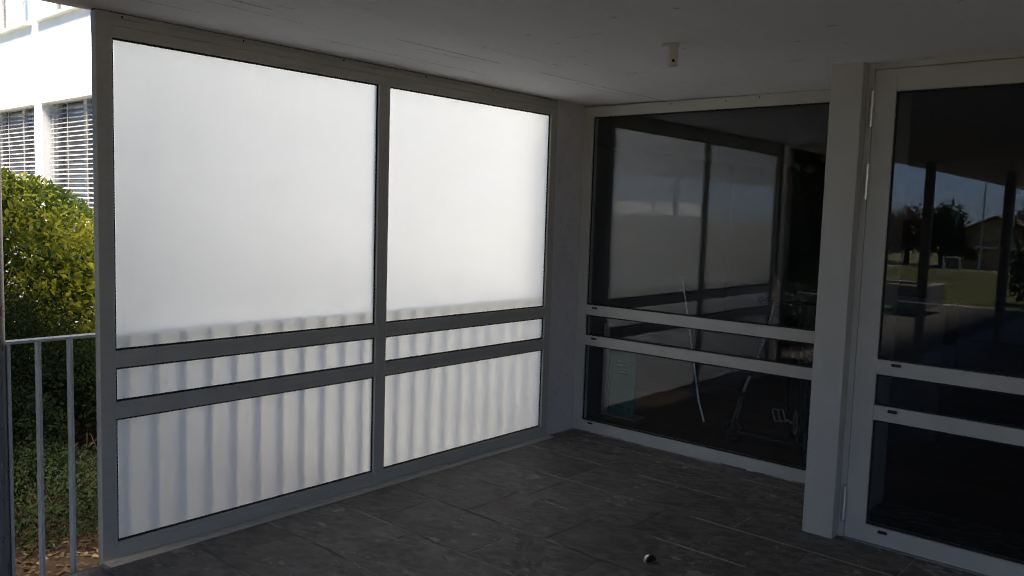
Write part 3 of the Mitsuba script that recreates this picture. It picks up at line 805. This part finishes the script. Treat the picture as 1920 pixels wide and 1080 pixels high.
for x in (1.0, 1.54):
    w = trimesh.creation.torus(0.068, 0.022, major_sections=24, minor_sections=8)
    w.apply_transform(trimesh.transformations.rotation_matrix(math.pi / 2, [1, 0, 0]))
    w.apply_translation([x, 0.60, 0.086])
    add('wheel', w, 'm_tyre', ks, smooth=60)

# bicycle, half hidden by the pillar
bi = thing('bicycle', 'dark bicycle with a cage pedal standing in the room, half hidden by the pillar', 'bicycle')
BB = np.array([1.476, 0.70, 0.205])
hf = np.array([-0.50, 0.866, 0])
hs = np.array([-hf[1], hf[0], 0])
at = lambda f, s, z: BB + hf * f + hs * s + np.array([0, 0, z])
RW, FW = at(-0.43, 0, 0.045), at(0.62, 0, 0.045)
add('frame', cat([tube([at(0, 0, 0), at(-0.16, 0, 0.52)], 0.016, 8), tube([at(0, 0, 0), at(0.42, 0, 0.50)], 0.019, 8), tube([at(-0.13, 0, 0.45), at(0.41, 0, 0.58)], 0.016, 8),
                  tube([at(0.40, 0, 0.66), at(0.43, 0, 0.47)], 0.019, 8)] + [tube([at(0, s, 0), RW + hs * s], 0.009, 6) for s in (-0.05, 0.05)] + [tube([at(-0.13, s * 0.4, 0.45), RW + hs * s], 0.008, 6) for s in (-0.05, 0.05)]), 'm_black', bi)
add('fork', cat([tube([at(0.43, s, 0.47), FW + hs * s], 0.011, 6) for s in (-0.05, 0.05)]), 'm_black', bi)
for c in (RW, FW):
    M = np.eye(4)
    M[:3, :3] = np.stack([hf, np.array([0, 0, 1.0]), np.cross(hf, [0, 0, 1.0])], 1)
    M[:3, 3] = c
    w = trimesh.creation.torus(0.305, 0.023, major_sections=40, minor_sections=8)
    w.apply_transform(M)
    wk = add('wheel', w, 'm_tyre', bi, smooth=60)
    rmesh = trimesh.creation.torus(0.283, 0.009, major_sections=40, minor_sections=6)
    rmesh.apply_transform(M)
    add('rim', rmesh, 'm_black', wk, smooth=60)
    add('spokes', cat([tube([c + hs * (0.03 if k % 2 else -0.03), c + 0.283 * (hf * math.cos(k * math.pi / 9) + np.array([0, 0, 1]) * math.sin(k * math.pi / 9))], 0.0012, 3) for k in range(18)]), 'm_tyre', wk)
add('saddle', trimesh.convex.convex_hull(np.array([at(-0.30, s, 0.60) for s in (-0.07, 0.07)] + [at(-0.30, s, 0.63) for s in (-0.06, 0.06)] + [at(-0.02, s, 0.61) for s in (-0.015, 0.015)] + [at(-0.02, 0, 0.625)])), 'm_black', bi)
add('handlebar', cat([tube([at(0.40, -0.29, 0.80), at(0.42, -0.1, 0.80), at(0.42, 0.1, 0.80), at(0.40, 0.29, 0.80)], 0.012, 8), tube([at(0.42, 0, 0.80), at(0.40, 0, 0.66)], 0.014, 8)]), 'm_black', bi)
add('brake_lever', cat([tube([at(0.41, s * 0.16, 0.79), at(0.47, s * 0.2, 0.775), at(0.48, s * 0.30, 0.76)], 0.005, 6) for s in (-1, 1)]), 'm_steel', bi)
ch = trimesh.creation.annulus(0.055, 0.092, 0.004, sections=36)
M = np.eye(4)
M[:3, :3] = np.stack([hf, np.array([0, 0, 1.0]), np.cross(hf, [0, 0, 1.0])], 1)
M[:3, 3] = BB + hs * 0.05
ch.apply_transform(M)
add('chainring', ch, 'm_brass', bi)
for s in (1, -1):
    e = at(0.165 * s, 0.085 * s, -0.022 * s)
    ck = add('crank', tube([at(0, 0.075 * s, 0), e], [0.009, 0.007], 8), 'm_chrome', bi, smooth=40)
    u, v = np.array([-0.30, 0.0, 0.95]), hs * s * 0.8
    u /= np.linalg.norm(u)
    o = e + v * 0.06 + u * 0.03
    cage = []
    for a0, b0, a1, b1 in ((-1, -1, 1, -1), (1, -1, 1, 1), (1, 1, -1, 1), (-1, 1, -1, -1), (-1, 0, 1, 0)):
        cage.append(tube([o + u * 0.042 * a0 + v * 0.046 * b0, o + u * 0.042 * a1 + v * 0.046 * b1], 0.0042, 6))
    add('pedal', cat(cage), 'm_screw', ck)

# low cabinet
cb = thing('low_cabinet', 'low dark cabinet deep in the dark room, light on its top edge put into a pale colour', 'cabinet')
add('body', bx(1.02, 2.1, 1.65, 2.05, 0.0, 1.03, 0.004), 'm_black', cb)
add('top', bx(1.0, 2.12, 1.63, 2.07, 1.031, 1.042, 0.001), 'm_lit_edge', cb)  # pale colour stands in for the light caught by the top edge

# pale frame and ribbed canopy on the partition
# ------------------------------------------------------------------ across the yard: what the door glass mirrors
cp = thing('ribbed_canopy', 'white curved ribbed shelter roof, mirrored in the front window', 'shelter')
cc, ca = np.array([13.8, -19.9]), np.array([math.cos(math.radians(52)), math.sin(math.radians(52))])
cv = np.array([-ca[1], ca[0]])
for k in range(7):
    V, F = [], []
    for z_in in (0.0, -0.02):
        for t in (k * 0.95 - 3.325 + 0.03, k * 0.95 - 2.375 - 0.03):
            for b in np.linspace(-1, 1, 11):
                V.append([*(cc + ca * t + cv * b * 2.2), 1.70 + 0.50 * math.cos(b * math.pi / 2) + z_in])
    for i in range(10):
        F += [[i, i + 1, 12 + i], [i, 12 + i, 11 + i], [22 + i, 34 + i, 23 + i], [22 + i, 33 + i, 34 + i], [i, 22 + i, 23 + i], [i, 23 + i, i + 1], [11 + i, 12 + i, 34 + i], [11 + i, 34 + i, 33 + i]]
    F += [[0, 11, 33], [0, 33, 22], [10, 32, 43], [10, 43, 21]]
    add('panel', trimesh.Trimesh(np.array(V), np.array(F), process=False), 'm_offwhite', cp)
    if k in (0, 3, 6):
        for b in (-2.1, 2.1):
            q = cc + ca * (k * 0.95 - 2.85) + cv * b
            add('post', tube([(*q, -0.3), (*q, 1.73)], 0.04, 8), 'm_rail', cp)
pf = thing('narrow_frame', 'two pale upright gate posts before the shelter, mirrored in the front window', 'gate frame')
for q0, w in ((np.array([8.10, -14.16]), 0.025), (np.array([7.66, -14.56]), 0.06)):
    add('post', bx(q0[0] - w, q0[0] + w, q0[1] - w, q0[1] + w, -0.3, 2.84, 0.01), 'm_offwhite', pf)
add('crossbar', tube([(8.10, -14.16, 2.8), (7.66, -14.56, 2.8)], 0.015, 6), 'm_offwhite', pf)
pt = thing('concrete_planter', 'long raised concrete planter by the playing field, mirrored in the door', 'planter')
add('trough', cat([bx(-3.2, -0.45, -13.6, -13.45, 0.12, 0.53, 0.01), bx(-3.2, -0.45, -12.55, -12.4, 0.12, 0.53, 0.01), bx(-3.2, -3.05, -13.449, -12.551, 0.12, 0.528, 0.01), bx(-0.6, -0.45, -13.449, -12.551, 0.12, 0.528, 0.01), bx(-3.04, -0.61, -13.44, -12.56, 0.13, 0.2)]), 'm_concrete', pt)
add('soil', bx(-3.04, -0.61, -13.44, -12.56, 0.201, 0.44), 'm_soil', pt)
add('foot', cat([bx(-2.9, -2.5, -13.4, -12.6, -0.02, 0.119), bx(-1.1, -0.7, -13.4, -12.6, -0.02, 0.119)]), 'm_concrete', pt)
gl = thing('football_goal', 'small white football goal on the playing field, mirrored in the door', 'goal')
gz0 = -0.155 + (-44 + 15.2) * (2.23 / 64.8)
add('frame', cat([bx(-7.90, -7.84, -44.06, -44.0, gz0, 0.0), bx(-7.12, -7.06, -44.06, -44.0, gz0, 0.0), bx(-7.90, -7.06, -44.06, -44.0, 0.001, 0.07)]), 'm_white', gl)
add('back_bar', cat([tube([(-7.87, -44, 0.0), (-7.87, -45, gz0 - 0.02)], 0.02, 5), tube([(-7.09, -44, 0.0), (-7.09, -45, gz0 - 0.02)], 0.02, 5)]), 'm_white', gl)
for x, y, lab in ((-14.0, -82, 'tall thin light mast left of the goal, mirrored in the door'), (-11.6, -82, 'tall thin light mast right of the goal, mirrored in the door')):
    lm = thing('light_mast', lab, 'light mast', 'light masts of the playing field')
    add('pole', tube([(x, y, -2.6), (x, y, 6.2)], [0.10, 0.06], 8), 'm_rail', lm)
    add('lamp_head', bx(x - 0.4, x + 0.4, y - 0.05, y + 0.05, 6.0, 6.2), 'm_rail', lm)
ho = thing('far_house', 'yellowish gabled house with a brown roof beyond the playing field, mirrored in the door', 'house')
add('wall', prism([(-19.0, -2.6), (-10.5, -2.6), (-10.5, 0.5), (-14.0, 2.6), (-19.0, 0.3)], 1, -96, -88), 'm_house', ho)
rf = add('roof', cat([prism([(-19.4, 0.05), (-14.0, 2.62), (-14.0, 2.85), (-19.5, 0.25)], 1, -96.5, -87.3), prism([(-14.0, 2.62), (-10.0, 0.15), (-10.0, 0.38), (-14.0, 2.85)], 1, -96.5, -87.3)]), 'm_roof', ho)
add('window', cat([bx(-13.6, -12.6, -87.99, -87.9, 0.3, 1.2), bx(-16.5, -15.6, -87.99, -87.9, -1.6, -0.6)]), 'm_black', ho)
add('balcony', bx(-15.5, -11.5, -87.99, -87.0, -0.35, -0.2), 'm_white', ho)


def far_tree(lab, x, y, z0, h, rad, m, seed):
    t = thing('field_tree', lab, 'tree', 'trees beyond the playing field')
    add('trunk', tube([(x, y, z0), (x + 0.1, y, z0 + h * 0.5), (x, y, z0 + h * 0.75)], [rad * 0.12, rad * 0.08, rad * 0.03], 7), 'm_bark', t)
    f2 = scatter_leaves(np.array([x, y, z0 + h * 0.58]), (rad, rad, h * 0.44), 1900, 0.55, power=2.0, shell=0.6, bumpy=0.45, seed=seed)
    add('crown', leaf_cloud(f2, *KITE), m, t)


far_tree('rust red autumn tree beyond the field, mirrored at the left of the door glass', -22.6, -90, -2.6, 5.9, 2.6, 'm_far_red', 41)
far_tree('dark round tree behind the first column, mirrored in the door glass', -18.2, -86, -2.6, 6.2, 2.0, 'm_far_dark', 42)
far_tree('dark bushy tree beside the gabled house, mirrored in the door glass', -11.6, -99, -2.6, 8.2, 2.6, 'm_far_dark', 43)
far_tree('wide dark tree row end beyond the masts, mirrored in the door glass', -27.5, -95, -2.6, 4.6, 3.4, 'm_far_dark', 44)
yb = thing('yard_tree', 'tall dense evergreen tree left of the porch, mirrored in the front window', 'tree')  # stands in the dark reflection; height raised so its shadow darkens the garden
f2 = scatter_leaves(np.array([-2.6, -7.0, 3.85]), (2.05, 2.75, 4.0), 34000, 0.25, power=2.6, shell=0.6, bumpy=0.25, seed=61)
add('crown', leaf_cloud(f2, *KITE), 'm_far_dark', yb, kind='stuff')
add('trunk', tube([(-2.7, -7.8, -0.2), (-2.65, -7.5, 3.2), (-2.6, -7.4, 6.6)], [0.2, 0.15, 0.05], 9), 'm_bark', yb)
eh = thing('evergreen_screen', 'tall dark evergreen hedge right of the second column, mirrored in the door', 'hedge')
f2 = scatter_leaves(np.array([1.9, -21.5, 0.9]), (2.6, 1.6, 1.45), 5200, 0.2, power=4.0, shell=0.35, bumpy=0.2, seed=51)
add('foliage', leaf_cloud(f2, *KITE), 'm_far_dark', eh, kind='stuff')
add('stems', cat([tube([(x, -21.5, -0.6), (x, -21.5, 1.2)], 0.06, 5) for x in (0.2, 1.3, 2.4, 3.4)]), 'm_bark', eh)
